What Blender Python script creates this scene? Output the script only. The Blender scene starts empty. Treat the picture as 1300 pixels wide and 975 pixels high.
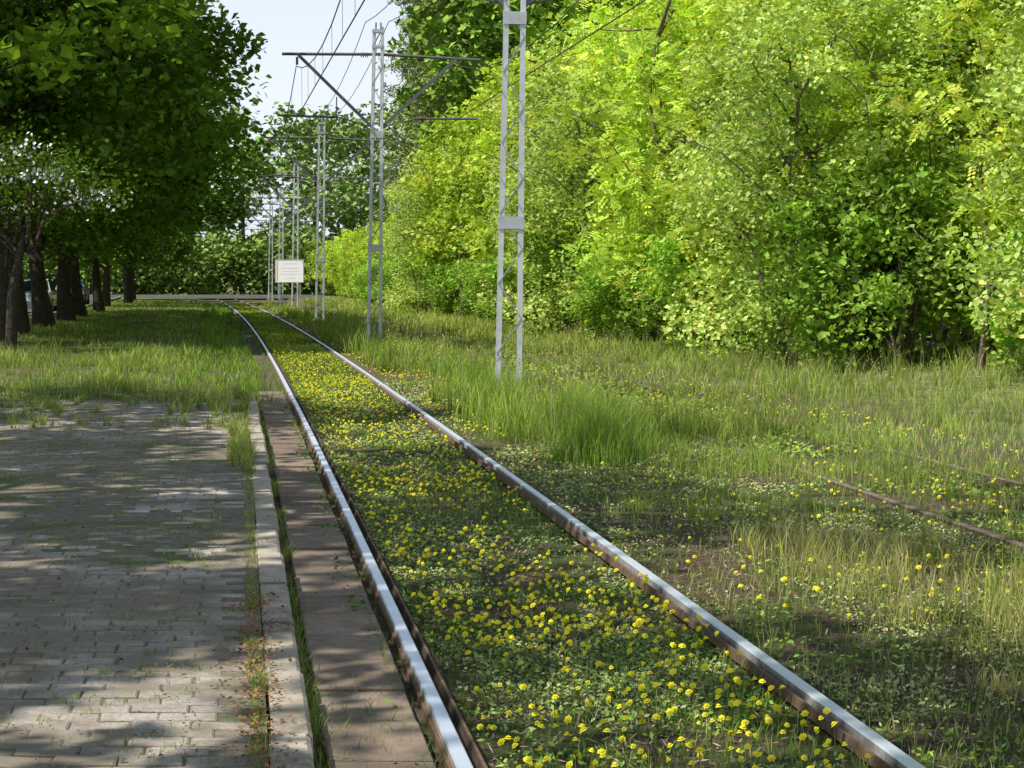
import bpy, math, numpy as np
from mathutils import Vector, Matrix
R = np.random.default_rng(7)
scene = bpy.context.scene
scene.view_settings.view_transform='Standard'
scene.view_settings.look='None'
scene.view_settings.exposure=0

# ------------------------------------------------------------ layout helpers
def XL(Y): return 0.70-0.141*Y-0.00013*Y*Y        # left rail line
def zg(u,Y):
    u=np.asarray(u,float); Y=np.asarray(Y,float)
    def ss(a,b,x):
        t=np.clip((x-a)/(b-a),0,1); return t*t*(3-2*t)
    z=-0.065+0*u
    z=z+ss(0.8,2.2,-u)*0.16*ss(23.3,24.6,Y)
    z=z+ss(8,14,u)*0.25+ss(20,60,u)*1.0
    z=z+0.035*(vn(u*0.9,Y*0.5,3)-0.5)*(1-np.exp(-((u-0.72)/1.2)**2))
    z=z-0.03*np.exp(-((u-0.72)/0.5)**2)
    return z
_tab=np.random.default_rng(99).random((16,128,128))
def vn(x,y,seed=0):
    x=np.asarray(x,float)+1000; y=np.asarray(y,float)+1000
    xi=np.floor(x).astype(int); yi=np.floor(y).astype(int)
    fx=x-xi; fy=y-yi; fx=fx*fx*(3-2*fx); fy=fy*fy*(3-2*fy)
    T=_tab[seed%16]
    a=T[xi%128,yi%128]; b=T[(xi+1)%128,yi%128]; c=T[xi%128,(yi+1)%128]; d=T[(xi+1)%128,(yi+1)%128]
    return (a*(1-fx)+b*fx)*(1-fy)+(c*(1-fx)+d*fx)*fy
def fbm(x,y,seed=0):
    return 0.55*vn(x,y,seed)+0.3*vn(x*2.1,y*2.1,seed+1)+0.15*vn(x*4.3,y*4.3,seed+2)

# ------------------------------------------------------------ mesh builder
class MB:
    def __init__(s): s.V=[];s.F=[];s.C=[];s.n=0
    def add(s,V,F,col,mat=0,smooth=False):
        V=np.asarray(V,float).reshape(-1,3); F=np.asarray(F,int)
        c=np.asarray(col,float)
        if c.ndim==1: c=np.tile(c,(len(V),1))
        s.V.append(V); s.C.append(c); s.F.append((F+s.n,mat,smooth)); s.n+=len(V)
    def mesh(s,name,mats):
        me=bpy.data.meshes.new(name)
        V=np.concatenate(s.V); C=np.concatenate(s.C)
        loops=np.concatenate([f.ravel() for f,_,_ in s.F])
        tot=np.concatenate([np.full(len(f),f.shape[1]) for f,_,_ in s.F])
        mi=np.concatenate([np.full(len(f),m) for f,m,_ in s.F])
        sm=np.concatenate([np.full(len(f),bool(x)) for f,_,x in s.F])
        start=np.concatenate([[0],np.cumsum(tot)[:-1]])
        me.vertices.add(len(V)); me.vertices.foreach_set('co',V.astype(np.float32).ravel())
        me.loops.add(len(loops)); me.loops.foreach_set('vertex_index',loops.astype(np.int32))
        me.polygons.add(len(tot)); me.polygons.foreach_set('loop_start',start.astype(np.int32))
        me.polygons.foreach_set('material_index',mi.astype(np.int32))
        me.polygons.foreach_set('use_smooth',sm)
        for m in mats: me.materials.append(m)
        me.update(calc_edges=True)
        a=me.color_attributes.new('Col','FLOAT_COLOR','POINT')
        cc=np.ones((len(V),4),np.float32); cc[:,:3]=C
        a.data.foreach_set('color',cc.ravel())
        return me
    def obj(s,name,mats,parent=None):
        o=bpy.data.objects.new(name,s.mesh(name,mats)); scene.collection.objects.link(o)
        if parent: o.parent=parent
        return o
def empty(name,loc=(0,0,0),rz=0):
    e=bpy.data.objects.new(name,None); e.location=loc; e.rotation_euler=(0,0,rz)
    scene.collection.objects.link(e); return e
def inst(name,me,loc,rz=0,sc=(1,1,1)):
    o=bpy.data.objects.new(name,me); o.location=loc; o.rotation_euler=(0,0,rz)
    o.scale=sc if hasattr(sc,'__len__') else (sc,sc,sc)
    scene.collection.objects.link(o); return o
def box(mb,c,size,col=(.5,.5,.5),mat=0,M=None):
    x,y,z=[v/2 for v in size]
    V=np.array([[-x,-y,-z],[x,-y,-z],[x,y,-z],[-x,y,-z],[-x,-y,z],[x,-y,z],[x,y,z],[-x,y,z]],float)
    if M is not None: V=V@np.array(M).T
    V=V+np.array(c)
    mb.add(V,[[0,3,2,1],[4,5,6,7],[0,1,5,4],[1,2,6,5],[2,3,7,6],[3,0,4,7]],col,mat)
def tube(mb,P,rad,n=8,col=(.5,.5,.5),mat=0,caps=True):
    P=np.asarray(P,float); k=len(P); rad=np.broadcast_to(np.asarray(rad,float),(k,))
    T=np.gradient(P,axis=0); T/=np.linalg.norm(T,axis=1)[:,None]+1e-9
    ref=np.array([0,0,1.]) if abs(T[0,2])<0.9 else np.array([1.,0,0])
    A=np.cross(T,ref); A/=np.linalg.norm(A,axis=1)[:,None]+1e-9; B=np.cross(T,A)
    th=np.arange(n)*2*np.pi/n
    V=P[:,None,:]+rad[:,None,None]*(np.cos(th)[None,:,None]*A[:,None,:]+np.sin(th)[None,:,None]*B[:,None,:])
    i=np.arange(k-1)[:,None]*n; j=np.arange(n)[None,:]; j2=(j+1)%n
    F=np.stack([i+j,i+j2,i+n+j2,i+n+j],-1).reshape(-1,4)
    mb.add(V.reshape(-1,3),F,col,mat,True)
    if caps:
        mb.add(V[-1],[list(range(n))],col,mat); mb.add(V[0],[list(range(n))[::-1]],col,mat)
def bar(mb,a,b,w,d,col=(.5,.5,.5),mat=0):
    a=np.array(a,float); b=np.array(b,float); t=b-a; L=np.linalg.norm(t); t/=L
    ref=np.array([0,1.,0]) if abs(t[1])<0.9 else np.array([1.,0,0])
    s=np.cross(t,ref); s/=np.linalg.norm(s); q=np.cross(s,t)
    box(mb,(a+b)/2,(w,d,L),col,mat,np.stack([s,q,t],1))

# ------------------------------------------------------------ materials
def nmat(name):
    m=bpy.data.materials.new(name); m.use_nodes=True; nt=m.node_tree; nt.nodes.clear()
    return m,nt,nt.nodes,nt.links
def mix(nt,a,b,fac,mode='MIX'):
    n=nt.nodes.new('ShaderNodeMix'); n.data_type='RGBA'; n.blend_type=mode
    for sock,v in ((n.inputs[0],fac),(n.inputs[6],a),(n.inputs[7],b)):
        if hasattr(v,'links'): nt.links.new(v,sock)
        elif isinstance(v,(int,float)): sock.default_value=v
        else: sock.default_value=(*v,1)
    return n.outputs[2]
def noise(nt,vec,scale,detail=4,rough=.6):
    n=nt.nodes.new('ShaderNodeTexNoise'); n.inputs['Scale'].default_value=scale
    n.inputs['Detail'].default_value=detail; n.inputs['Roughness'].default_value=rough
    if vec is not None: nt.links.new(vec,n.inputs['Vector'])
    return n.outputs[0]
def ramp(nt,f,a,b):
    n=nt.nodes.new('ShaderNodeMapRange'); n.interpolation_type='SMOOTHSTEP'
    nt.links.new(f,n.inputs[0]); n.inputs[1].default_value=a; n.inputs[2].default_value=b
    return n.outputs[0]
def leaf_mat(name,trans=.42,rnd=.25,tcol=(1.25,1.15,.5)):
    m,nt,N,L=nmat(name)
    out=N.new('ShaderNodeOutputMaterial')
    at=N.new('ShaderNodeAttribute'); at.attribute_name='Col'
    oi=N.new('ShaderNodeObjectInfo')
    mr=N.new('ShaderNodeMapRange'); L.new(oi.outputs['Random'],mr.inputs[0]); mr.inputs[3].default_value=1-rnd; mr.inputs[4].default_value=1+rnd
    vm=N.new('ShaderNodeVectorMath'); vm.operation='SCALE'; L.new(at.outputs['Color'],vm.inputs[0]); L.new(mr.outputs[0],vm.inputs['Scale'])
    d=N.new('ShaderNodeBsdfDiffuse'); L.new(vm.outputs[0],d.inputs[0])
    if trans<=0: L.new(d.outputs[0],out.inputs[0]); return m
    t=N.new('ShaderNodeBsdfTranslucent')
    vt=N.new('ShaderNodeVectorMath'); vt.operation='MULTIPLY'; L.new(vm.outputs[0],vt.inputs[0]); vt.inputs[1].default_value=tcol
    L.new(vt.outputs[0],t.inputs[0])
    ms=N.new('ShaderNodeMixShader'); ms.inputs[0].default_value=trans; L.new(d.outputs[0],ms.inputs[1]); L.new(t.outputs[0],ms.inputs[2])
    L.new(ms.outputs[0],out.inputs[0]); return m
def col_mat(name,rough=.85,metal=0,nscale=12,namp=.35,bump=.3,bscale=40,bdist=.01,dirt=None,dscale=1.5,dr=(.5,.7)):
    m,nt,N,L=nmat(name)
    out=N.new('ShaderNodeOutputMaterial'); p=N.new('ShaderNodeBsdfPrincipled'); L.new(p.outputs[0],out.inputs[0])
    p.inputs['Roughness'].default_value=rough; p.inputs['Metallic'].default_value=metal
    if rough>.84: p.inputs['Specular IOR Level'].default_value=.2
    at=N.new('ShaderNodeAttribute'); at.attribute_name='Col'
    tc=N.new('ShaderNodeTexCoord'); v=tc.outputs['Object']
    f=noise(nt,v,nscale,5)
    mr=N.new('ShaderNodeMapRange'); L.new(f,mr.inputs[0]); mr.inputs[1].default_value=.25; mr.inputs[2].default_value=.75
    mr.inputs[3].default_value=1-namp; mr.inputs[4].default_value=1+namp
    vm=N.new('ShaderNodeVectorMath'); vm.operation='SCALE'; L.new(at.outputs['Color'],vm.inputs[0]); L.new(mr.outputs[0],vm.inputs['Scale'])
    c=vm.outputs[0]
    if dirt is not None:
        c=mix(nt,c,dirt,ramp(nt,noise(nt,v,dscale,6,.65),*dr))
    L.new(c,p.inputs['Base Color'])
    if bump>0:
        b=N.new('ShaderNodeBump'); b.inputs['Strength'].default_value=bump; b.inputs['Distance'].default_value=bdist
        L.new(noise(nt,v,bscale,4),b.inputs['Height']); L.new(b.outputs[0],p.inputs['Normal'])
    return m
M_leaf=leaf_mat('leaf_lime',.38); M_locust=leaf_mat('leaf_locust',.32,.16); M_grass=leaf_mat('grass_blade',.25,0,(1.2,1.1,.6))
M_low=leaf_mat('low_leaf',0,0); M_back=leaf_mat('leaf_background',0,.2)
M_needle=leaf_mat('pine_needles',0,.15); M_petal=leaf_mat('petal',0,0,(1,1,1))
M_bark=col_mat('bark',.95,0,6,.4,1,14,.06); M_steel=col_mat('galvanised_steel',.55,.1,9,.18,.15,60,.003,(.16,.09,.05),3,(.68,.82))
M_rust=col_mat('rusty_rail_side',.9,.1,20,.4,.5,60,.004); M_shine=col_mat('polished_rail_head',.38,.55,3,.06,0)
M_conc=col_mat('concrete',.92,0,14,.25,.6,50,.008,(.13,.11,.08),2.2,(.5,.75))
M_paver=col_mat('paving_brick',.92,0,60,.32,.8,110,.007,(.25,.21,.155),2.3,(.38,.56))
M_sand=col_mat('joint_sand',1,0,25,.4,.8,60,.01,(.13,.155,.06),2,(.5,.62)); M_dark=col_mat('dark_rubber',.8,0,10,.1,0)
M_asph=col_mat('asphalt',.9,0,5,.2,.4,80,.004); M_paintw=col_mat('white_board',.5,0,3,.05,0)
M_wood=col_mat('weathered_wood',.9,0,8,.3,.6,30,.01)

# ------------------------------------------------------------ vegetation primitives
def frames(n,bias=.6,rng=R):
    N=rng.normal(size=(n,3)); N[:,2]=np.abs(N[:,2])+bias; N/=np.linalg.norm(N,axis=1)[:,None]
    A=np.cross(N,rng.normal(size=(n,3))); A/=np.linalg.norm(A,axis=1)[:,None]
    return A,np.cross(N,A),N
def add_leaves(mb,C,L,W,col,mat=1,bias=.6,fold=.12):
    n=len(C); A,B,N=frames(n,bias)
    L=np.broadcast_to(L,(n,))[:,None]; W=np.broadcast_to(W,(n,))[:,None]
    V=np.stack([C-A*L/2, C+B*W/2+N*W*fold, C+A*L/2, C-B*W/2+N*W*fold],1)
    F=np.arange(4*n).reshape(n,4)
    mb.add(V.reshape(-1,3),F,np.repeat(col,4,axis=0),mat)
def leafcol(n,base,var=.25,yel=.2,clump=None):
    b=np.tile(np.array(base),(n,1)); v=1+var*R.normal(size=(n,1)); v=np.clip(v,.4,1.8)
    c=b*v; y=R.random((n,1))*yel; c[:,0:1]*=(1+y*1.5); c[:,1:2]*=(1+y*.6)
    if clump is not None: c=c*clump[:,None]
    return np.clip(c,.002,.8)
def limb(mb,a,b,r0,r1,n=7,k=6,wob=.12,col=(.09,.07,.05),mat=0):
    a=np.array(a,float); b=np.array(b,float); t=np.linspace(0,1,k)[:,None]
    P=a+(b-a)*t; L=np.linalg.norm(b-a)
    w=R.normal(size=(k,3))*wob*L/k; w[0]=0; w[-1]=0; P=P+w
    P[:,2]+= (np.sin(t[:,0]*np.pi)*0.08*L)
    tube(mb,P,r0+(r1-r0)*t[:,0]**.8,n,col,mat,False)
    return P
def crown_clumps(n,cz,rx,ry,rz,inner=.3,lump=.18):
    d=R.normal(size=(n,3)); d/=np.linalg.norm(d,axis=1)[:,None]
    r=(inner**3+(1-inner**3)*R.random(n))**(1/3)
    l=1+lump*(vn(d[:,0]*2.3+5,d[:,1]*2.3+d[:,2]*3,int(R.integers(0,14)))-.5)*4
    P=d*r[:,None]*l[:,None]*np.array([rx,ry,rz]); P[:,2]+=cz
    return P,r
def broadleaf(name,H,cz,rx,ry,rz,nclump,nleaf,lsize,base,crad=.75,trunk=.26,barkcol=(.08,.062,.045),minz=2.4,leafmat=None,stems=1,bias=.6,frond=False,var=.22,inner=.3,yel=.2,lump=.18):
    mb=MB()
    C,r=crown_clumps(nclump,cz,rx,ry,rz,inner,lump); C=C[C[:,2]>minz]; n=len(C)
    tops=[]
    for s in range(stems):
        off=np.array([0,0,0.]) if stems==1 else np.array([*R.normal(size=2)*.45*rx*.5,0])
        topz=H*.78; k=9; t=np.linspace(0,1,k)
        P=np.stack([off[0]+np.cumsum(R.normal(size=k)*.08),off[1]+np.cumsum(R.normal(size=k)*.08),t*topz-.15],1)
        rr=trunk*(1-.78*t); rr[0]*=1.45; rr[1]*=1.05
        tube(mb,P,rr,10,barkcol,0,False); tops.append(P)
    m=min(n,34 if stems==1 else 26)
    for i in R.choice(n,m,replace=False):
        P=tops[R.integers(0,stems)]; z=min(max(C[i,2]-abs(R.normal())*1.2-.6,minz*.75 if stems==1 else .3),P[-1,2])
        j=np.argmin(abs(P[:,2]-z)); d=np.linalg.norm(C[i]-P[j])
        Q=limb(mb,P[j],C[i],.035+.018*d*(trunk/.26),.012,5,5,.25,barkcol)
        q=Q[R.integers(2,5)]; e=q+R.normal(size=3)*.7+np.array([0,0,.3]); limb(mb,q,e,.02,.006,4,3,.2,barkcol)
    cnt=nleaf//n; sz=crad*(.6+.8*R.random(n))
    idx=np.repeat(np.arange(n),cnt)
    g=R.normal(size=(len(idx),3)); g/=np.linalg.norm(g,axis=1)[:,None]; g*=(R.random(len(idx))**.45)[:,None]
    Pp=C[idx]+g*sz[idx][:,None]*np.array([1.15,1.15,.75])
    keep=Pp[:,2]>.05; Pp=Pp[keep]; idx=idx[keep]
    cl=(.7+.6*R.random(n))
    if not frond:
        s=lsize*(.6+.8*R.random(len(Pp)))
        add_leaves(mb,Pp,s*1.25,s*.95,leafcol(len(Pp),base,var,yel,cl[idx]),1,bias)
    else:
        npair=4; A,B,N=frames(len(Pp),bias); L=lsize*(.7+.6*R.random(len(Pp)))
        colr=leafcol(len(Pp),base,var,yel,cl[idx])
        for j in range(npair*2+1):
            sgn=0 if j==npair*2 else (1 if j%2 else -1); t=1.05 if sgn==0 else (.15+.85*(j//2)/npair)
            c0=Pp+A*(L*t)[:,None]; c0=c0.copy(); c0[:,2]-=.35*L*t*t
            ax=(B*sgn+A*.35) if sgn else A
            ax=ax/np.linalg.norm(ax,axis=1)[:,None]; sd=np.cross(N,ax)
            LL=(L*.36)[:,None]; WW=(L*.17)[:,None]
            V=np.stack([c0,c0+ax*LL*.5+sd*WW/1.2,c0+ax*LL,c0+ax*LL*.5-sd*WW/1.2],1)
            mb.add(V.reshape(-1,3),np.arange(4*len(Pp)).reshape(-1,4),np.repeat(colr,4,axis=0),1)
    return mb.mesh(name,[M_bark,leafmat or M_leaf])
def pine(name,H):
    mb=MB(); k=10; t=np.linspace(0,1,k)
    P=np.stack([np.cumsum(R.normal(size=k)*.1),np.cumsum(R.normal(size=k)*.1),t*H],1)
    tube(mb,P,.26*(1-.85*t)+.02,9,(.30,.17,.10),0,False)
    cc=[];nb=74
    for i in range(nb):
        z=H*(.22+.77*(i/nb)); f=1-(i/nb); L=(.7+2.6*f**.6)*(.6+.6*R.random()); a=R.random()*6.28
        b=np.array([P[0,0]+math.cos(a)*L,math.sin(a)*L,z+.25*L*(1-f)+.1])
        j=min(int(z/H*(k-1)),k-2); w=z/H*(k-1)-j; s=P[j]*(1-w)+P[j+1]*w
        Q=limb(mb,s,b,.05,.015,5,5,.2,(.18,.11,.07))
        for tt in np.linspace(.35,1,6): cc.append(s+(b-s)*tt+R.normal(size=3)*.2)
    C=np.array(cc); n=len(C); cnt=36; idx=np.repeat(np.arange(n),cnt)
    g=R.normal(size=(len(idx),3))*.28*np.array([1.2,1.2,.6]); Pp=C[idx]+g; cl=.7+.6*R.random(n)
    add_leaves(mb,Pp,.32,.09,leafcol(len(Pp),(.24,.32,.11),.25,.2,cl[idx]),1,.3)
    return mb.mesh(name,[M_bark,M_needle])

lime=[broadleaf('lime_tree_mesh',14,8.6,6.4,6.2,5.8,300,40000,.18,(.11,.21,.03),.95,.3,minz=2.9,lump=.17),
      broadleaf('lime_tree_mesh_b',13,8.2,6.1,6.3,5.5,280,38000,.18,(.12,.225,.033),.95,.27,minz=2.7,lump=.17)]
lime_far=broadleaf('lime_tree_mesh_far',14,8.4,6.4,6.4,5.7,200,10000,.34,(.14,.26,.04),1.0,.28,minz=2.8,leafmat=M_back)
maple=broadleaf('maple_tree_mesh',12,7.4,5.2,5.2,4.6,95,10500,.185,(.18,.33,.035),.75,.22,minz=2.9)
LC=(.42,.63,.09)
locust=[broadleaf('locust_mesh',8.5,4.6,3.1,3.1,4.3,170,6000,.25,LC,.62,.07,(.18,.14,.10),.4,M_locust,3,.5,True,lump=.25),
        broadleaf('locust_mesh_b',7.5,4.0,2.9,3.1,3.8,150,5600,.24,(.45,.65,.10),.6,.06,(.18,.14,.10),.3,M_locust,3,.5,True,lump=.25)]
locust_far=broadleaf('locust_mesh_far',8.2,4.4,3.1,3.1,4.2,130,14000,.17,LC,.65,.07,(.18,.14,.10),.3,M_locust,3,.5)
willow=broadleaf('willow_mesh',6,3.1,2.7,2.7,3.1,165,36000,.078,(.42,.60,.17),.62,.035,(.2,.17,.13),.15,M_locust,4,.4,lump=.22)
elder=broadleaf('elder_mesh',4,1.9,2.2,2.0,2.0,80,16000,.11,(.27,.47,.08),.6,.04,(.16,.13,.1),.1,M_locust,4,.5,lump=.35)
oak=[broadleaf('oak_mesh',17,10,5.2,5.2,7,240,18000,.30,(.19,.33,.05),1.0,.28,minz=2,leafmat=M_back),
     broadleaf('oak_mesh_b',15,8.6,5.0,5.0,6.4,230,17000,.29,(.23,.38,.06),.95,.25,minz=1.2,leafmat=M_back)]
pine_me=pine('pine_mesh',22)

def put(name,me,u,Y,sc=1,dz=0,rz=None):
    s=sc*(.94+.12*R.random()); inst(name,me,(XL(Y)+u,Y,float(zg(u,Y))-.03+dz),R.random()*6.28 if rz is None else rz,(s,s,s*(.95+.12*R.random())))
# left row
for Y,u,sc in [(1.0,-8.8,1.05),(10.5,-8.8,1.3),(20.5,-7.6,.95)]:
    put('maple_tree',maple,u,Y,sc)
for i,(Y,u) in enumerate([(44,-6.2),(51.5,-6.5),(58.6,-6.4),(66.7,-6.4),(75,-6.6),(85,-6.4),(102,-6.8),(115,-6.2),(127,-6.3),(140,-6.6)]):
    put('lime_tree',lime[i%2] if Y<80 else lime_far,u,Y,.95 if Y<80 else .78)
for i,Y in enumerate([36,50,64,78,92,106,120,136,150]):
    put('oak_tree',oak[i%2],-23-3*R.random(),Y,.85)
for i,Y in enumerate(np.arange(40,150,7)):
    put('elder_shrub',elder,-18.8-R.random(),Y,1.3)
# right hedge
Y=27.0;i=0
while Y<172:
    u=11.2+1.4*(vn(Y*.12,0,5)-.5)*2+(1.6 if Y<34 else 0)
    k=['l','l','w','l','l','l','w'][i%7]
    if Y<30: k='w'
    fs=1 if Y<85 else max(.6,1-(Y-85)*.02)
    if k=='w' and Y<90: put('willow_tree',willow,u-.8,Y,1.0+.25*R.random())
    else: put('black_locust_tree',locust[i%2] if Y<75 else locust_far,u-(1-fs)*2,Y,(.85+.25*R.random())*fs)
    Y+=(3.2+1.1*R.random()+Y*.014)*(1 if Y<85 else .85); i+=1
Y=36.0
while Y<98:
    put('black_locust_tree',locust[i%2] if Y<80 else locust_far,15.6+R.normal()*.7,Y,1.25+.3*R.random()); Y+=5+R.random()+Y*.015; i+=1
for Y,u in [(29,12.2),(33.5,10.8),(36,10.6),(38.5,10.3),(41,9.7),(46,9.2),(53,8.9),(61,8.9),(70,9.0),(80,9.2),(95,9.0),(112,9.0)]:
    put('elder_shrub',elder,u,Y,.6+.35*R.random())
Y=32.0
while Y<124:
    put('oak_tree',oak[i%2],20.5+R.normal()*1.2,Y,1.1+.25*R.random()); Y+=9+2*R.random(); i+=1
for X,Y in [(-6.3,128),(-4.3,121),(-5.2,140),(-3.0,117),(-.8,122),(.9,114),(-2.2,135)]:
    u=X-XL(Y); put('pine_tree',pine_me,u,Y,1.02+.12*R.random())
for X,Y in [(-1,150),(4,140)]:
    put('oak_tree',oak[i%2],X-XL(Y),Y,.95); i+=1

# blossoming hawthorn
hb=MB()
P=np.array([[0,0,-.1],[.05,.05,1.2],[.25,0,2.2],[.45,.05,2.9]]); tube(hb,P,[.13,.11,.08,.05],8,(.06,.05,.04),0,False)
C,_=crown_clumps(40,3.5,1.9,1.4,.75)
for c in C[:22]: limb(hb,P[2]+R.normal(size=3)*.2,c,.04,.01,5,5)
idx=np.repeat(np.arange(40),130); Pp=C[idx]+R.normal(size=(len(idx),3))*.28
add_leaves(hb,Pp,.09,.07,leafcol(len(Pp),(.11,.21,.03)),1)
kk=R.choice(40,18,replace=False)
idx=np.repeat(kk,36); Pp=C[idx]+R.normal(size=(len(idx),3))*np.array([.32,.25,.1])+np.array([0,-.2,-.05])
add_leaves(hb,Pp,.085,.085,np.tile([.8,.8,.77],(len(Pp),1)),2,.1)
hm=hb.mesh('hawthorn_mesh',[M_bark,M_leaf,M_petal]); inst('blossoming_hawthorn',hm,(-10.1,38.0,.05))

# distant trees (one mass)
mb=MB()
def mass(n,x0,x1,y0,y1,hfun,sz,base,cnt=80):
    cx=R.uniform(x0,x1,n); cy=y0+(y1-y0)*R.random(n)**1.6
    cz=hfun(cx,cy)*R.random(n)**.8
    idx=np.repeat(np.arange(n),cnt); g=R.normal(size=(len(idx),3)); g/=np.linalg.norm(g,axis=1)[:,None]
    Pp=np.stack([cx,cy,cz],1)[idx]+g*(R.random(len(idx))**.5)[:,None]*np.array([2.6,2.0,1.7])
    cl=(.65+.7*R.random(n))[idx]; kp=Pp[:,2]>0; Pp=Pp[kp]; cl=cl[kp]
    add_leaves(mb,Pp,sz,sz*.75,leafcol(len(Pp),base,.25,.25,cl),1)
mass(1500,-120,75,175,235,lambda x,y:17.5+6*(vn(x*.15,y*.05,2)-.5)*2,.7,(.22,.35,.10),95)
mass(420,-75,-8,165,174,lambda x,y:np.full(len(x),4.5),.5,(.17,.28,.06),95)
for x in np.arange(-105,72,6.5):
    y=R.uniform(180,200); tube(mb,[[x,y,-.2],[x+.1,y,6],[x+.2,y,13]],[.3,.22,.1],7,(.07,.055,.04),0,False)
mb.obj('distant_trees',[M_bark,M_back])

# ------------------------------------------------------------ ground
us=np.concatenate([[-900,-500,-250,-120,-60,-35],np.arange(-24,-2,1.0),np.arange(-2,7,.2),np.arange(7,24,1.0),[28,35,60,120,250,500,900]])
Ys=np.concatenate([[-60,-30,-10],np.arange(0,40,.4),np.arange(40,130,2.0),[135,150,170,200,250,350,600,1000,1800]])
U,YY=np.meshgrid(us,Ys,indexing='ij')
xx=0.70-0.141*YY-0.00013*np.minimum(YY,260)**2+U
V=np.stack([xx,YY,zg(U,YY)],-1).reshape(-1,3)
nu,ny=len(us),len(Ys); ii,jj=np.meshgrid(np.arange(nu-1),np.arange(ny-1),indexing='ij'); b=(ii*ny+jj).ravel()
F=np.stack([b,b+ny,b+ny+1,b+1],1)
mb=MB(); 
Uf=U.ravel()
mb.add(V,F,np.stack([np.clip((Uf+50)/100,0,1)]*3,1),0,True)
m,nt,N,L=nmat('ground_soil_and_moss'); out=N.new('ShaderNodeOutputMaterial'); p=N.new('ShaderNodeBsdfPrincipled'); L.new(p.outputs[0],out.inputs[0]); p.inputs['Roughness'].default_value=1
p.inputs['Specular IOR Level'].default_value=.1
at=N.new('ShaderNodeAttribute'); at.attribute_name='Col'; tc=N.new('ShaderNodeTexCoord'); v=tc.outputs['Object']
soil=mix(nt,(.075,.05,.033),(.31,.235,.16),ramp(nt,noise(nt,v,16,10,.78),.38,.64))
moss=mix(nt,(.07,.10,.03),(.21,.25,.09),ramp(nt,noise(nt,v,26,8,.78),.35,.65))
bed=mix(nt,soil,moss,ramp(nt,noise(nt,v,1.4,8,.72),.45,.56))
straw=mix(nt,(.15,.19,.065),(.32,.31,.15),ramp(nt,noise(nt,v,2.5,7,.7),.38,.62))
sx=N.new('ShaderNodeSeparateColor'); L.new(at.outputs['Color'],sx.inputs[0])
c=mix(nt,bed,straw,ramp(nt,sx.outputs[0],.558,.59))
grass=mix(nt,(.10,.125,.04),(.21,.23,.08),ramp(nt,noise(nt,v,3,7,.7),.35,.65))
grass=mix(nt,grass,(.16,.12,.08),ramp(nt,noise(nt,v,.6,5,.6),.54,.62))
c=mix(nt,grass,c,ramp(nt,sx.outputs[0],.478,.492))
L.new(c,p.inputs['Base Color'])
bp=N.new('ShaderNodeBump'); bp.inputs['Strength'].default_value=1; bp.inputs['Distance'].default_value=.045
L.new(noise(nt,v,36,9,.78),bp.inputs['Height']); L.new(bp.outputs[0],p.inputs['Normal'])
mb.obj('ground',[m])

# side street, crossing road
def strip(name,u0,u1,Y0,Y1,z,mat,col):
    mb=MB(); Y=np.arange(Y0,Y1+.1,2.0)
    def zz(u): return np.full(len(Y),z)
    A=np.stack([XL(Y)+u0,Y,zz(u0)],1); B=np.stack([XL(Y)+u1,Y,zz(u1)],1); k=len(Y)
    i=np.arange(k-1); mb.add(np.concatenate([A,B]),np.stack([i,i+k,i+k+1,i+1],1),col,0)
    for uu in (u0-.15,u1):
        P=[np.stack([XL(Y)+uu+dx,Y,np.full(k,z+dz)],1) for dx,dz in ((0,-.1),(0,.11),(.15,.11),(.15,-.1))]
        Vv=np.concatenate(P); Ff=np.concatenate([np.stack([i+q*k,i+(q+1)*k,i+(q+1)*k+1,i+q*k+1],1) for q in range(3)])
        mb.add(Vv,Ff,(.3,.29,.27),0)
    for y in np.arange(Y0,Y1,6.0):
        mb.add([[XL(y)+(u0+u1)/2-.06,y,z+.004],[XL(y)+(u0+u1)/2+.06,y,z+.004],[XL(y+3)+(u0+u1)/2+.06,y+3,z+.004],[XL(y+3)+(u0+u1)/2-.06,y+3,z+.004]],[[0,1,2,3]],(.75,.75,.72),0)
    return mb.obj(name,[mat])
strip('road',-16.5,-7.8,-20,150,.13,M_asph,(.12,.12,.12))
mb=MB(); mb.add([[-90,151,.17],[60,151,.17],[60,163,.17],[-90,163,.17]],[[0,1,2,3]],(.20,.20,.20)); mb.add([[-90,156.9,.175],[60,156.9,.175],[60,157.1,.175],[-90,157.1,.175]],[[0,1,2,3]],(.7,.7,.7))
for y in (150.8,163.2): box(mb,(-15,y,.17),(150,.2,.2),(.3,.3,.28))
mb.obj('crossing_road',[M_asph])

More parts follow.
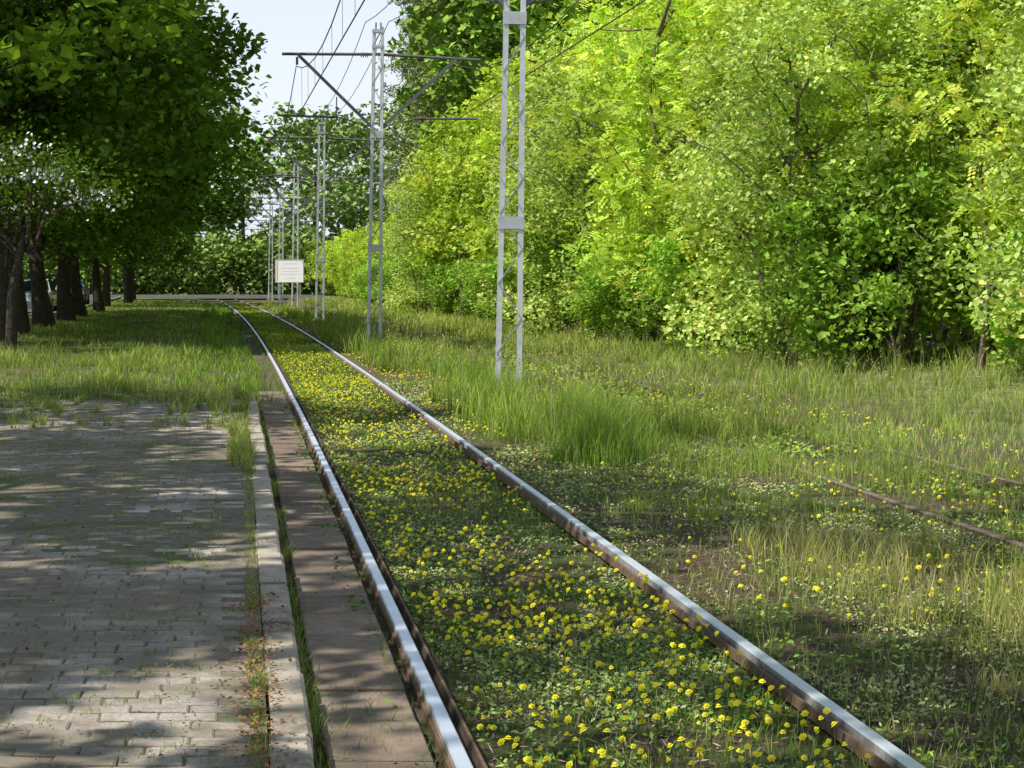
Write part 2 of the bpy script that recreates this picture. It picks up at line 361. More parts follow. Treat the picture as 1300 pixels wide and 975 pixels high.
# ------------------------------------------------------------ rails (grooved)
def rail(name,u0,side,shine=True,zt=0.0):
    prof=[(-.065,-.16),(-.065,-.14),(-.012,-.12),(-.012,-.035),(-.0,-.03),(-.0,-.006),(.006,0),(.050,0),(.056,-.006),(.060,-.042),(.085,-.042),(.092,-.012),(.104,-.012),(.110,-.05),(.075,-.06),(.06,-.12),(.12,-.14),(.12,-.16)]
    Y=np.concatenate([np.arange(-6,40,.5),np.arange(40,152,2.0)]); k=len(Y); n=len(prof)
    wob=.004*(vn(Y*.15,0,6)-.5)
    V=np.stack([np.stack([XL(Y)+u0+side*(a-.028)+wob,Y,np.full(k,zt+c)],1) for a,c in prof],1)
    mb=MB(); i=np.arange(k-1)*2
    for j in range(n-1):
        Vj=V[:,j:j+2].reshape(-1,3); F=np.stack([i,i+1,i+3,i+2],1)
        if side>0: F=F[:,::-1]
        top=j in (5,6,7)
        col=(.15,.10,.065) if shine else (.10,.07,.05)
        if top: col=(.80,.85,.92) if shine else (.19,.15,.11)
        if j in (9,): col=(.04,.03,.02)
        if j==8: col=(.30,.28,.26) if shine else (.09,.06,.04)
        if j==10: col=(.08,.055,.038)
        if j==4 and shine: col=(.35,.31,.27)
        mb.add(Vj,F,col,1 if (top and shine) else 0,True)
    return mb.obj(name,[M_rust,M_shine])
rail('tram_rail',0,1); rail('tram_rail',1.45,-1)
rail('tram_rail',4.0,1,False,-.035); rail('tram_rail',5.45,-1,False,-.045)

# ------------------------------------------------------------ platform
plat=empty('tram_platform')
mb=MB(); Y=np.arange(-6,23.5,.5); k=len(Y); i=np.arange(k-1)
P=[np.stack([XL(Y)+a,Y,np.full(k,c)],1) for a,c in ((-6.9,-.15),(-6.9,.097),(-.635,.097),(-.635,-.15))]
mb.add(np.concatenate(P),np.concatenate([np.stack([i+q*k,i+(q+1)*k,i+(q+1)*k+1,i+q*k+1],1) for q in range(3)]),(.22,.185,.135))
e=[q[-1] for q in P]; mb.add(e,[[0,1,2,3]],(.12,.1,.07)); mb.obj('bedding_sand',[M_sand],plat)
mb=MB(); pw,pd=.2,.115
rows=int((23.3+1)/pd)
sg=np.array([[-1,-1],[1,-1],[1,1],[-1,1]])
cxs=[];cys=[]
for r in range(rows):
    y=-1+r*pd; off=(r%2)*pw/2
    uu=np.arange(-6.8,-.70-pw/2+.02,pw)+off; uu=uu[uu<-.70-pw/2+.06]; uu=uu+R.normal()*.014
    cxs.append(uu); cys.append(np.full(len(uu),y)+.016*np.sin(uu*2.1+y*.3))
cu=np.concatenate(cxs); cy=np.concatenate(cys); n=len(cu)
cu=cu+R.normal(size=n)*.0018; cy=cy+R.normal(size=n)*.0018
edge=22.3+1.5*(vn(cu*1.1,cu*0,4)-.5)+.6*R.random(n); kp=(cy<edge)&(R.random(n)>.008); cu=cu[kp]; cy=cy[kp]; n=len(cu)
zc=.0995+.024*(fbm(cu*1.1,cy*.8,7)-.5)+R.normal(size=n)*.0016; tx=R.normal(size=n)*.014; ty=R.normal(size=n)*.014; ang=R.normal(size=n)*.022
def ring(hw,hd,dz):
    x=sg[None,:,0]*hw; y=sg[None,:,1]*hd; x=np.repeat(x,n,0); y=np.repeat(y,n,0)
    xr=x*np.cos(ang)[:,None]-y*np.sin(ang)[:,None]; yr=x*np.sin(ang)[:,None]+y*np.cos(ang)[:,None]
    z=zc[:,None]+dz+tx[:,None]*x+ty[:,None]*y
    return np.stack([XL(cy)[:,None]+cu[:,None]+xr-.141*yr,cy[:,None]+yr,z],-1)
hw,hd=pw/2-.0025,pd/2-.0025
V=np.concatenate([ring(hw,hd,-.06),ring(hw,hd,-.004),ring(hw-.008,hd-.008,0)],1)
base=np.arange(n)[:,None]*12
Fq=[]
for a in range(4):
    b2=(a+1)%4; Fq.append(np.stack([a,b2,b2+4,a+4])); Fq.append(np.stack([a+4,b2+4,b2+8,a+8]))
Fq.append(np.array([8,9,10,11])); Fq=np.array(Fq)
F=(base[:,None,:]+Fq[None]).reshape(-1,4)
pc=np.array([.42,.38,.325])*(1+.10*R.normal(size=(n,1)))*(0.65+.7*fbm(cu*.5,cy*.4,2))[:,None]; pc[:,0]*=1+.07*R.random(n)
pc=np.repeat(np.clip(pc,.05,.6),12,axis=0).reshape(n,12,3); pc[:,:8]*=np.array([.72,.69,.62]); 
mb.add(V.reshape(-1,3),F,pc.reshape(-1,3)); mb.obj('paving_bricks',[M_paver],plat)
# kerb stones
mb=MB(); y=-1.0
while y<23:
    a=.99; dx=R.normal()*.006; dz=R.normal()*.004
    prof=[(-.63,-.1),(-.63,.098),(-.622,.104),(-.512,.104),(-.497,.09),(-.49,-.1)]
    y0,y1=y+.005,y+a-.005
    Vv=[[XL(q)+s+dx,q,z+dz] for q in (y0,y1) for s,z in prof]
    F=[[j,j+6,j+7,j+1] for j in range(5)]; mb.add(Vv,F,np.array([.42,.36,.28])*(1+.1*R.normal()))
    mb.add(Vv[:6],[[0,1,2,3,4,5]],(.25,.23,.2)); mb.add(Vv[6:],[[5,4,3,2,1,0]],(.25,.23,.2))
    y+=1.0
mb.obj('kerb_stones',[M_conc],plat)
mb=MB(); y=-1.0
while y<27:
    Ln=.55; dz=R.normal()*.006; t=R.normal()*.01
    V4=[]
    for zz,ins in ((-.12,0),(-.034,0),(-.028,.006)):
        for s,q in ((-.435+ins,y+.008+ins),(-.085-ins,y+.008+ins),(-.085-ins,y+Ln-.008-ins),(-.435+ins,y+Ln-.008-ins)):
            V4.append([XL(q)+s,q,zz+dz+t*(s+.25)])
    F=[]
    for a in range(4):
        b2=(a+1)%4; F+= [[a,b2,b2+4,a+4],[a+4,b2+4,b2+8,a+8]]
    F.append([8,9,10,11]); mb.add(V4,F,np.array([.24,.18,.135])*(1+.14*R.normal())); y+=Ln
mb.obj('concrete_track_slabs',[M_conc])

# ------------------------------------------------------------ grasses
def blades(mb,u,Y,h,w,col,lean=.45,mat=0):
    n=len(u); a=R.random(n)*6.283; b=R.random(n)*6.283; l=h*lean*(.3+R.random(n))
    base=np.stack([XL(Y)+u,Y,zg(u,Y)-.01],1) if not hasattr(mb,'zoff') else np.stack([XL(Y)+u,Y,np.full(n,mb.zoff)],1)
    D=np.stack([np.cos(a),np.sin(a),0*a],1); S=np.stack([np.cos(b),np.sin(b),0*b],1)*(w/2)[:,None]
    up=np.array([0,0,1.])
    mid=base+D*(l*.28)[:,None]+up*(h*.58)[:,None]; tip=base+D*l[:,None]+up*h[:,None]
    V=np.stack([base-S,base+S,mid+S*.75,mid-S*.75,tip],1).reshape(-1,3)
    o=np.arange(n)[:,None]*5
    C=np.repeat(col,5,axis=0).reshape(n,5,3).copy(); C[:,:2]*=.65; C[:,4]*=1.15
    mb.add(V,o+np.array([[0,1,2,3]]),C.reshape(-1,3),mat); mb.F.append((o+mb.n-5*n+np.array([[3,2,4]]),mat,False))
    return tip
def sampY(n,a,b): # density ~1/Y
    return a*(b/a)**R.random(n)
def gcol(n,base,var=.25,straw=.0,sc=(.48,.43,.22)):
    c=leafcol(n,base,var,.3); k=R.random(n)<straw; c[k]=np.array(sc)*(.7+.6*R.random((k.sum(),1))); return c
def zone(mb,n,u0,u1,Y0,Y1,h,base,straw=.1,mask=None,thr=.45,w=.0045,lean=.45,clump=0,hv=.4,soft=.7):
    if clump: 
        nc=max(1,n//clump); uc=R.uniform(u0,u1,nc); Yc=sampY(nc,Y0,Y1); k=R.integers(0,nc,n); rr=.04+.07*R.random(nc)
        u=uc[k]+R.normal(size=n)*rr[k]; Y=Yc[k]+R.normal(size=n)*rr[k]; ch=(.5+.9*R.random(nc))[k]
    else: 
        u=R.uniform(u0,u1,n); Y=sampY(n,Y0,Y1); ch=1
    kp=np.ones(n,bool)
    if mask is not None: kp=fbm(u*mask,Y*mask*.7,9)+.08*R.normal(size=n)>thr
    kp&=(Y>Y0+soft*R.random(n)*2*vn(u*2,u*0+3,6))
    for r in (0,1.45): kp&=~((u>r-.10)&(u<r+.10))
    for r in (4.0,5.45): kp&=~((u>r-.06)&(u<r+.06)&(Y<15))
    kp&=~((u<-.45)&(Y<23.0))
    near2=((u>3.35)&(u<4.1)&(Y<14)); kp&=~(near2&(R.random(n)<.5))
    hh=(h*(1-hv+2*hv*R.random(n))*(.2+1.6*fbm(u*.9,Y*.45,4))*ch*np.where(near2,.5,1))[kp]
    u=u[kp];Y=Y[kp];n=len(u)
    if n==0: return
    ww=w*(.7+.6*R.random(n))*np.maximum(1,Y/14)**.8
    cn=(.55+.9*fbm(u*.8+9,Y*.4,1))[:,None]
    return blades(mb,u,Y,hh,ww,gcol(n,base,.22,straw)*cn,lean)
G=MB()
green=(.18,.33,.05)
zone(G,44000,-9,-.65,23.2,130,.10,(.22,.36,.065),.08,.8,.40,w=.007)
zone(G,12000,-7.5,-.65,22.7,40,.17,(.28,.41,.085),.12,.9,.45,w=.006,clump=22)
zone(G,6000,-1.6,-.3,22.5,110,.20,green,.05,w=.007,clump=20)
zone(G,20000,.1,1.36,4.5,28,.055,green,.2,1.3,.46,w=.004)
zone(G,20000,.1,1.36,24,130,.08,green,.1,w=.007)
zone(G,22000,1.53,3.9,4.5,30,.065,(.22,.32,.065),.3,1.0,.46,w=.004)
zone(G,15000,2.3,3.9,5.0,11.8,.12,(.36,.42,.12),.4,.9,.46,w=.004,clump=28)
zone(G,9000,1.9,3.9,12,22,.16,(.23,.36,.065),.15,.8,.47,w=.005,lean=.4,clump=28)
zone(G,21000,1.8,3.8,18,120,.27,(.25,.40,.065),.1,.5,.44,w=.007,lean=.4,clump=30)
for (pu,pY,ru,rY,hh_,nn) in [(2.45,16.8,.3,.4,.66,1500),(2.85,18.0,.35,.6,.62,1700),(2.3,19.6,.3,.6,.45,1000),(3.1,21.5,.35,.9,.5,1300),(2.6,23.5,.35,.8,.55,1500),(2.8,26.5,.4,1.3,.55,1800),(2.9,32,.4,2,.45,1400),(2.6,39,.4,2.5,.45,1300),(2.9,48,.5,3,.55,1500),(3.0,60,.5,5,.5,1500)]:
    u=pu+R.normal(size=nn)*ru*.6; Y=pY+R.normal(size=nn)*rY*.6; d=np.exp(-((u-pu)/ru)**2-((Y-pY)/rY)**2)
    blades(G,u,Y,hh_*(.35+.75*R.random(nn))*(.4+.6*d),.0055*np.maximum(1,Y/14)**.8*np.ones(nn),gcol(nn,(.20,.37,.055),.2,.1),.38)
zone(G,14000,3.9,5.7,9,60,.08,(.23,.35,.075),.2,.9,.40,w=.006)
zone(G,9000,3.8,5.8,11,24,.14,(.24,.37,.07),.15,.9,.42,w=.005,clump=22)
zone(G,12000,3.6,6.2,18,110,.19,(.25,.39,.07),.15,.7,.42,w=.007,clump=26)
zone(G,30000,5.6,13,11,45,.11,(.31,.45,.11),.16,w=.006,lean=.45)
zone(G,20000,6.6,13,19,60,.28,(.28,.42,.09),.15,.5,.44,w=.006,lean=.42,clump=30)
zone(G,18000,5.6,10,40,150,.23,(.30,.43,.09),.15,w=.011,lean=.35)
zone(G,2500,-.46,-.05,4.5,24,.06,green,.1,2.5,.55,w=.004)
zone(G,5000,-.13,-.05+.0,4.5,60,.09,green,.1,2,.45,w=.004)
def stalks(n,u0,u1,Y0,Y1,h):
    u=R.uniform(u0,u1,n);Y=sampY(n,Y0,Y1); hh=h*(.6+.6*R.random(n))
    kp=fbm(u*.6,Y*.4,11)>.48; u=u[kp];Y=Y[kp];hh=hh[kp];n=len(u)
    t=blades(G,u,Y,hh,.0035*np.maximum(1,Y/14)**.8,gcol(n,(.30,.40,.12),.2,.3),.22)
    for q in range(4):
        add_leaves(G,t-np.array([0,0,.025])*q+R.normal(size=t.shape)*.008,.045,.010*np.maximum(1,Y/18)**.6,gcol(n,(.38,.40,.18),.2,.3),0,-.2)
stalks(800,1.9,3.8,15.5,50,.7); stalks(900,6,12,16,60,.6); stalks(60,3.0,3.9,8,12,.5)
for (u_,Y_) in [(3.6,10.2),(3.3,9.6),(2.9,9.0),(3.3,10.9),(3.5,9.3)]:
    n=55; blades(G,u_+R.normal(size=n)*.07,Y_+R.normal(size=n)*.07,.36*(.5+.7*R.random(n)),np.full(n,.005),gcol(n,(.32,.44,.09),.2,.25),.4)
G.obj('grass',[M_grass])
# platform weeds
PW=MB(); PW.zoff=.09
def pb(n,u0,u1,Y0,Y1,h,thr,sd,clump=12):
    nc=n//clump; uc=R.uniform(u0,u1,nc);Yc=sampY(nc,Y0,Y1); kp=fbm(uc*1.2+sd,Yc*.9,5)>thr; uc=uc[kp];Yc=Yc[kp]
    k=R.integers(0,len(uc),n); u=uc[k]+R.normal(size=n)*.018;Y=Yc[k]+R.normal(size=n)*.03
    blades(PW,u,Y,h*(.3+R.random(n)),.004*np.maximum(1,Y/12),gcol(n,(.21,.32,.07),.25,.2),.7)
pb(2600,-.69,-.635,5,23,.04,.48,0); pb(1600,-.80,-.62,14,23,.14,.47,2); pb(17000,-5.5,-.8,5,23,.035,.41,3,6); pb(6000,-6.5,-.6,18.5,23.3,.12,.43,4); pb(1200,-1.6,-.6,20,23.3,.2,.3,4,30)
PW.zoff=-.06; pb(2600,-.49,-.445,5,24,.08,.42,6)
PW.obj('pavement_weeds',[M_grass])
# low leafy ground cover
W=MB()
def cover(n,u0,u1,Y0,Y1,size,base,thr,fr,sd=0):
    u=R.uniform(u0,u1,n);Y=sampY(n,Y0,Y1); kp=(fbm(u*fr+sd,Y*fr*.6,8)+.06*R.normal(size=n))>thr
    for r in (0,1.45,4.0,5.45): kp&=~((u>r-.1)&(u<r+.1))
    u=u[kp];Y=Y[kp];n=len(u); P=np.stack([XL(Y)+u,Y,zg(u,Y)+.005+.03*R.random(n)],1)
    s=size*(.4+R.random(n))*np.maximum(1,Y/13)**.7; add_leaves(W,P,s*1.5,s*.8,leafcol(n,base,.3,.3),0,1.0)
cover(54000,.1,1.37,4.6,30,.015,(.30,.38,.17),.52,2.0)
cover(28000,.1,1.37,4.6,30,.018,(.17,.30,.06),.505,2.4,7)
cover(70000,1.53,3.95,4.6,30,.016,(.34,.41,.19),.52,1.6,3)
cover(24000,1.53,3.95,4.6,30,.020,(.18,.31,.065),.51,2.0,9)
cover(14000,4.05,5.4,8,40,.028,(.22,.34,.08),.45,1.6,2)
cover(2500,-.2,-.07,4.6,25,.03,(.12,.25,.04),.45,2.6,1)
W.obj('ground_cover_weeds',[M_low])
# dandelions
D=MB()
def dand(n,u0,u1,Y0,Y1,fr,thr,hmax=.09):
    u=R.uniform(u0,u1,n);Y=Y0+(Y1-Y0)*R.random(n); kp=(fbm(u*fr,Y*fr*.45,12)+.08*R.normal(size=n))>thr
    for r in (0,1.45,4.0,5.45): kp&=~((u>r-.11)&(u<r+.11))
    u=u[kp];Y=Y[kp];n=len(u); h=.02+hmax*R.random(n)
    B=np.stack([XL(Y)+u,Y,zg(u,Y)],1); l=R.normal(size=(n,2))*.012
    T=B.copy(); T[:,2]+=h; T[:,:2]+=l
    Nn=R.normal(size=(n,3))*.4+np.array([-.35,-.35,1.]); Nn/=np.linalg.norm(Nn,axis=1)[:,None]
    A=np.cross(Nn,R.normal(size=(n,3))); A/=np.linalg.norm(A,axis=1)[:,None]; Bb=np.cross(Nn,A)
    r=(.0105+.0075*R.random(n))
    k=12; th=np.arange(k)*2*np.pi/k
    cc=np.clip(np.array([.88,.80,.04])*(.85+.2*R.random((n,1))),0,.9)
    for lay,(rs,hz,ph) in enumerate(((1,0,0),(.68,.006,.26))):
        ri=np.where(np.arange(k)%2==0,1,.78)*rs
        ringv=T[:,None,:]+r[:,None,None]*(np.cos(th+ph)*ri)[None,:,None]*A[:,None,:]+r[:,None,None]*(np.sin(th+ph)*ri)[None,:,None]*Bb[:,None,:]+Nn[:,None,:]*(hz-.002)
        cen=T+Nn*(hz+.004)
        V=np.concatenate([ringv,cen[:,None,:]],1).reshape(-1,3); o=np.arange(n)[:,None]*(k+1)
        col=np.repeat(cc*np.array((1,1,1) if lay==0 else (.97,.9,1)),k+1,axis=0)
        F=np.concatenate([o+np.array([[j,(j+1)%k,k]]) for j in range(k)])
        D.add(V,F,col,0)
    S=A*.0018
    D.add(np.stack([B-S,B+S,T+S,T-S],1).reshape(-1,3),np.arange(4*n).reshape(n,4),(.12,.17,.05),1)
dand(460,.12,1.37,5,9,1.4,.47,.11); dand(110,.12,1.37,5,9,1.4,.2,.11); dand(1100,.12,1.37,8,16,1.5,.51,.11); dand(1500,.12,1.37,14,32,1.2,.51); dand(2100,.05,1.4,22,55,.8,.50); dand(2500,.05,2.2,50,125,.6,.46)
dand(420,1.6,3.6,5.5,22,.9,.54); dand(1600,1.6,3.0,19,50,.7,.50); dand(1100,3.4,6.5,16,45,.8,.52); dand(400,3.4,6.5,11,20,.8,.48); dand(1300,2,6,40,110,.6,.5)
D.obj('dandelion_flowers',[M_petal,M_low])
# litter on platform and slabs
T=MB(); n=8000; u=R.uniform(-5.5,-.1,n); Y=sampY(n,4.6,23); z=np.where(u>-.5,-.022,.113); kp=(fbm(u*1.2,Y*.8,13)+.1*R.normal(size=n))>.5; u=u[kp];Y=Y[kp];z=z[kp]
s=.005+.012*R.random(len(u)); add_leaves(T,np.stack([XL(Y)+u,Y,z],1),s*1.5,s,leafcol(len(u),(.15,.10,.055),.4,.1),0,2.5)
n=900; u=-.66+.05*R.normal(size=n); Y=5.5+3.2*R.random(n); kp=(u>-1.2)&(u<-.5); u=u[kp];Y=Y[kp]
s=.008+.010*R.random(len(u)); add_leaves(T,np.stack([XL(Y)+u,Y,np.full(len(u),.11)],1),s*1.4,s,leafcol(len(u),(.28,.15,.07),.3,.1),0,2.)
n=12000; u=R.uniform(.1,3.9,n); Y=sampY(n,4.6,16); kp=(abs(u-1.45)>.12)&((fbm(u*1.4,Y,3)+.1*R.normal(size=n))>.46); u=u[kp];Y=Y[kp]
s=.010+.02*R.random(len(u)); add_leaves(T,np.stack([XL(Y)+u,Y,zg(u,Y)+.012],1),s*2,s*.3,leafcol(len(u),(.42,.35,.23),.35,.1),0,2.)
T.obj('leaf_litter',[M_low])

# ------------------------------------------------------------ catenary poles
sc_=(.68,.69,.70)
def cat_pole(Y,u):
    x0=XL(Y)+u; root=empty('catenary_pole',(x0,Y,-.08)); root.rotation_euler=(0,math.radians(1.0),0)
    H=7.75; hb,ht=.18,.13
    mb=MB()
    for s in (-1,1):
        for (ox,oy,w,d) in ((0,0,.012,.12),(-s*.035,.054,.07,.01),(-s*.035,-.054,.07,.01)):
            bar(mb,(s*hb+ox,oy,0),(s*ht+ox,oy,H),w,d,sc_)
    mb.obj('channel_legs',[M_steel],root)
    mb=MB(); z=.15; s=1
    while z<H-.35:
        z2=z+.48; f=lambda q:hb+(ht-hb)*q/H-.01
        for oy in (.062,-.062): bar(mb,(s*f(z),oy,z),(-s*f(z2),oy,z2),.016,.006,(.4,.4,.4))
        z=z2; s=-s
    mb.obj('lattice_bars',[M_steel],root)
    mb=MB()
    for z,hh in ((.05,.1),(2.42,.17),(5.2,.17),(H-.04,.08),(H-.42,.06)):
        w=hb+(ht-hb)*z/H
        for oy in (.07,-.07): box(mb,(0,oy,z),(2*w+.03,.008,hh),(.56,.57,.58))
        box(mb,(0,0,z-hh/2),(2*w-.03,.11,.006),(.3,.3,.3))
    box(mb,(0,0,.02),(.6,.5,.14),(.3,.29,.27))
    mb.obj('batten_plates',[M_steel],root)
    mb=MB(); d=(.12,.12,.12)
    tube(mb,[[-2.35,0,7.12],[0,0,7.15],[2.5,0,7.05]],.038,7,d)
    for s in (-1,1):
        bar(mb,(s*1.95,0,7.1),(s*.13,0,5.38),.08,.07,(.15,.15,.15))
        tube(mb,[[s*.95,-.02,5.6],[s*2.45,-.02,5.62]],.030,6,d)
        tube(mb,[[s*1.0,0,6.1],[s*1.0,0,5.5]],.014,5,d)
        tube(mb,[[s*.13,0,5.38],[s*.95,-.02,5.6]],.018,5,d)
        tube(mb,[[s*1.98,0,7.05],[s*1.98,0,6.86]],.03,8,(.2,.09,.05)); 
        for q in range(4): tube(mb,[[s*(.25+.05*q),0,7.13],[s*(.265+.05*q),0,7.13]],.065,9,(.22,.1,.06))
        for q in range(3): tube(mb,[[s*(1.05+.05*q),-.02,5.605],[s*(1.065+.05*q),-.02,5.605]],.05,8,(.22,.1,.06))
    for dx in (-.06,.06): tube(mb,[[dx,0,7.7],[dx,0,7.92]],.02,6,d)
    mb.obj('bracket_arms',[M_steel],root)
poles=[(-2,2.75),(26,3.0),(46.6,2.75),(73.8,2.9),(100,3.2),(128,3.8),(150,4.2)]
for Y,u in poles: cat_pole(Y,u)
mb=MB()
pl=[(-30,2.75)]+poles+[(185,5)]
for (a,ua),(b,ub) in zip(pl[:-1],pl[1:]):
    for s in (-1,1):
        t=np.linspace(0,1,9); Yq=a+(b-a)*t; xa=XL(a)+ua+s*1.98+.1; xb=XL(b)+ub+s*1.98+.1; X=xa+(xb-xa)*t
        zm=6.78-.75*4*t*(1-t); zc=np.full(9,5.5)
        tube(mb,np.stack([X,Yq,zm],1),.012,5,(.05,.05,.05),0,False); tube(mb,np.stack([X,Yq,zc],1),.012,5,(.05,.04,.035),0,False)
        for q in range(1,8,1): tube(mb,[[X[q],Yq[q],zm[q]],[X[q]+.001,Yq[q],5.5]],.004,4,(.06,.06,.06),0,False)
        tube(mb,np.stack([X-s*1.7,Yq,zm*0+7.85-.5*4*t*(1-t)],1),.010,5,(.05,.05,.05),0,False)
mb.obj('overhead_wires',[M_dark])

# sign board
r=empty('sign_board',(XL(96)+2.75,96,-.05),-.45)
mb=MB(); box(mb,(0,0,2.05),(1.62,.04,1.08),(.85,.85,.83)); mb.obj('board',[M_paintw],r)
mb=MB()
for a,b_ in (((-.83,1.5),(-.83,2.6)),((.83,1.5),(.83,2.6)),((-.85,1.49),(.85,1.49)),((-.85,2.61),(.85,2.61))): bar(mb,(a[0],0,a[1]),(b_[0],0,b_[1]),.04,.06,(.55,.55,.55))
mb.obj('frame',[M_steel],r)
mb=MB(); box(mb,(-.72,-.023,2.05),(.07,.004,1.0),(.75,.33,.05))
for z,w in ((2.42,.9),(2.2,1.1),(2.05,1.0),(1.9,1.15),(1.7,.6)): box(mb,(.05,-.023,z),(w,.004,.03),(.68,.68,.66))
mb.obj('lettering',[M_paintw],r)
mb=MB()
for x in (-.6,.6): tube(mb,[[x,.05,0],[x,.05,2.5]],.035,8,(.4,.4,.4))
mb.obj('posts',[M_steel],r)

# wooden A-frame pole
r=empty('wooden_utility_pole',(-6.4,112,0)); mb=MB(); wc=(.36,.29,.22)
for s in (-1,1): tube(mb,[[s*.75,0,0],[s*.1,0,7.6]],[.14,.1],9,wc)
box(mb,(0,0,5.6),(1.3,.1,.12),wc); box(mb,(0,0,7.1),(1.2,.1,.12),wc); mb.obj('timber_frame',[M_wood],r)
mb=MB()
for x in (-.5,.5): tube(mb,[[x,0,7.16],[x,0,7.3]],[.05,.04],8,(.5,.5,.48))
mb.obj('insulators',[M_paintw],r)

# parked cars
M_glass=col_mat('car_glass',.08,0,3,0,0)
def carp(name,col):
    m,nt,N,L=nmat(name); o=N.new('ShaderNodeOutputMaterial'); p=N.new('ShaderNodeBsdfPrincipled'); L.new(p.outputs[0],o.inputs[0])
    p.inputs['Roughness'].default_value=.3; p.inputs['Coat Weight'].default_value=.8
    L.new(mix(nt,col,[c*.8 for c in col],noise(nt,None,2)),p.inputs['Base Color']); return m
def car(x,Y,col,rz=math.atan(.16),z0=.13):
    r=empty('parked_car',(x,Y,z0),rz); pm=carp('car_paint',col)
    body=[(-2.05,.30),(-2.1,.62),(-2.02,.88),(-1.25,.95),(1.75,.98),(2.05,.90),(2.12,.6),(2.08,.30)]
    mb=MB(); secs=[(-.88,.97),(-.8,1.0),(.8,1.0),(.88,.97)]
    n=len(body); V=[]
    for hx,k in secs:
        for y,z in body: V.append([hx,y*k,.3+(z-.3)*(1 if abs(hx)<.85 else .93)])
    F=[]
    for a in range(3):
        for j in range(n): j2=(j+1)%n; F.append([a*n+j,a*n+j2,(a+1)*n+j2,(a+1)*n+j])
    mb.add(V,F,col); mb.add(V[:n],[list(range(n))[::-1]],col); mb.add(V[-n:],[list(range(n))],col)
    roof=[(-1.0,.94),(-.25,1.40),(.1,1.46),(1.2,1.44),(1.85,.96)]
    V=[]
    for s in (-1,1):
        for y,z in roof: V.append([s*(.80-(z-.94)*.36),y,z+.004])
    mb.add(V,[[j,j+1,j+6,j+5] for j in range(4)],col)
    mb.obj('body',[pm],r)
    mb=MB(); gc=(.02,.025,.03)
    for s in (-1,1):
        o=[(-.82,.98),(-.2,1.36),(.42,1.40),(.42,.98)]; o2=[(.48,.98),(.48,1.40),(1.15,1.38),(1.6,1.0)]
        for q in (o,o2): mb.add([[s*(.815-(z-.94)*.36),y,z] for y,z in q],[[0,1,2,3]],gc)
        mb.add([[s*(.79-(z-.94)*.36),y,z] for y,z in roof],[[0,1,2,3,4]],(.05,.05,.05))
    mb.add([[-.72,-.95,.985],[.72,-.95,.985],[.60,-.31,1.385],[-.60,-.31,1.385]],[[0,1,2,3]],gc)
    mb.add([[-.70,1.80,1.02],[.70,1.80,1.02],[.6,1.28,1.41],[-.6,1.28,1.41]],[[3,2,1,0]],gc)
    mb.obj('windows',[M_glass],r)
    mb=MB()
    for s in (-1,1):
        for y in (-1.3,1.35):
            tube(mb,[[s*.72,y,.32],[s*.9,y,.32]],.32,20,(.03,.03,.03)); tube(mb,[[s*.89,y,.32],[s*.915,y,.32]],.2,14,(.5,.5,.52))
    mb.obj('wheels',[M_dark],r)
    mb=MB()
    for s in (-1,1): box(mb,(s*.66,-2.03,.72),(.32,.12,.14),(.8,.8,.78)); box(mb,(s*.7,2.06,.76),(.25,.1,.16),(.5,.02,.02))
    box(mb,(0,-2.1,.45),(.9,.06,.18),(.03,.03,.03)); box(mb,(0,2.12,.5),(.52,.03,.12),(.7,.7,.68)); mb.obj('lights_and_grille',[M_paintw],r)
for u,Y,c in ((-8.8,74,(.62,.70,.78)),(-9.0,82,(.5,.5,.5)),(-9.0,106,(.2,.25,.3))): car(XL(Y)+u,Y,c)

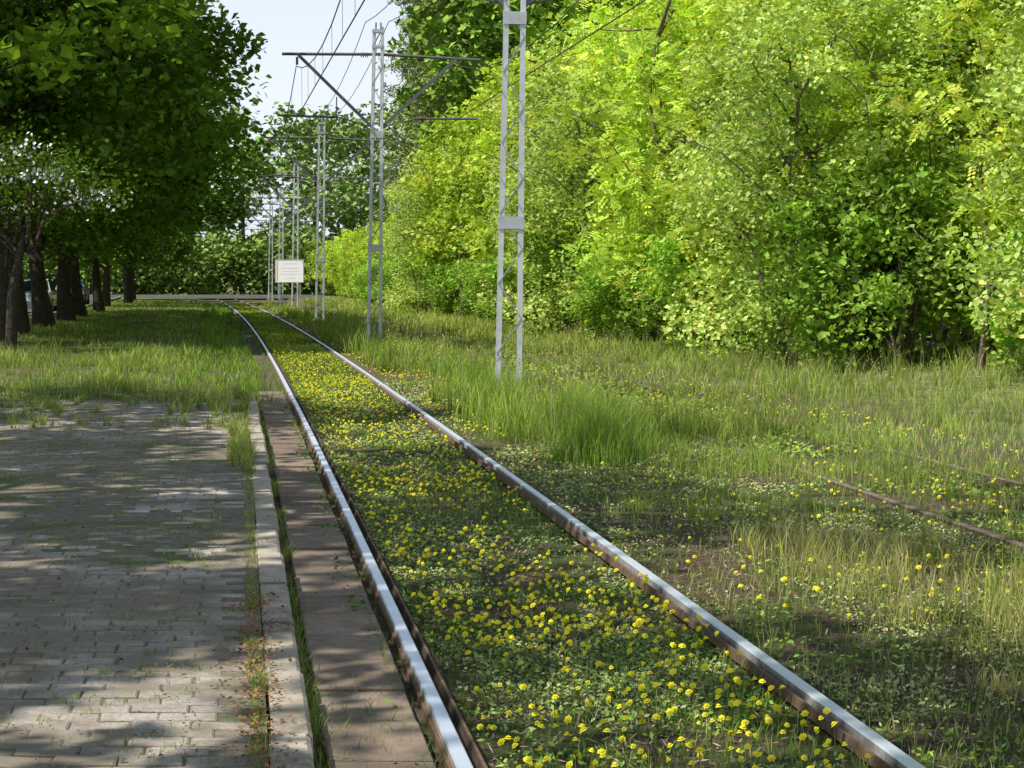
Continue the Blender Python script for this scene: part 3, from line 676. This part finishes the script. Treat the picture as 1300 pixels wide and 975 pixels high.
# ------------------------------------------------------------ light, sky, camera
el=math.radians(55); az=math.radians(-110)    # azimuth from +Y, clockwise
w=bpy.data.worlds.new('World'); scene.world=w; w.use_nodes=True; nt=w.node_tree
bg=nt.nodes['Background']; sk=nt.nodes.new('ShaderNodeTexSky'); sk.sky_type='NISHITA'; sk.sun_disc=False
sk.sun_elevation=el; sk.sun_rotation=az%(2*math.pi); sk.air_density=1; sk.dust_density=1.2
tc=nt.nodes.new('ShaderNodeTexCoord')
sp=nt.nodes.new('ShaderNodeSeparateXYZ'); nt.links.new(tc.outputs['Generated'],sp.inputs[0])
mp=nt.nodes.new('ShaderNodeMapping'); nt.links.new(tc.outputs['Generated'],mp.inputs[0]); mp.inputs['Scale'].default_value=(1,1,3)
cf=noise(nt,mp.outputs[0],2.2,6,.55)
hz=nt.nodes.new('ShaderNodeMapRange'); nt.links.new(sp.outputs[2],hz.inputs[0]); hz.inputs[1].default_value=.10; hz.inputs[2].default_value=.45; hz.inputs[3].default_value=1.15; hz.inputs[4].default_value=.12
mu=nt.nodes.new('ShaderNodeMath'); mu.operation='MULTIPLY'; mu.use_clamp=True; nt.links.new(hz.outputs[0],mu.inputs[0])
mr=nt.nodes.new('ShaderNodeMapRange'); nt.links.new(cf,mr.inputs[0]); mr.inputs[1].default_value=.3; mr.inputs[2].default_value=.7; mr.inputs[3].default_value=.6; mr.inputs[4].default_value=1.0
nt.links.new(mr.outputs[0],mu.inputs[1])
nt.links.new(mix(nt,sk.outputs[0],(6.3,6.8,7.6),mu.outputs[0]),bg.inputs[0]); bg.inputs[1].default_value=.145   # bright haze veil low in the sky
sd=Vector((math.sin(az)*math.cos(el),math.cos(az)*math.cos(el),math.sin(el)))
l=bpy.data.lights.new('sun','SUN'); l.energy=5; l.angle=math.radians(.5); l.color=(1,.965,.89)
lo=bpy.data.objects.new('sun',l); lo.rotation_euler=(-sd).to_track_quat('-Z','Y').to_euler(); lo.location=(0,0,30); scene.collection.objects.link(lo)
cd=bpy.data.cameras.new('camera'); co=bpy.data.objects.new('camera',cd); scene.collection.objects.link(co)
co.location=(0,0,1.56); co.rotation_euler=(math.radians(90-3.16),0,0); cd.sensor_width=36; cd.lens=66.4; cd.clip_end=4000; cd.clip_start=.05
scene.camera=co
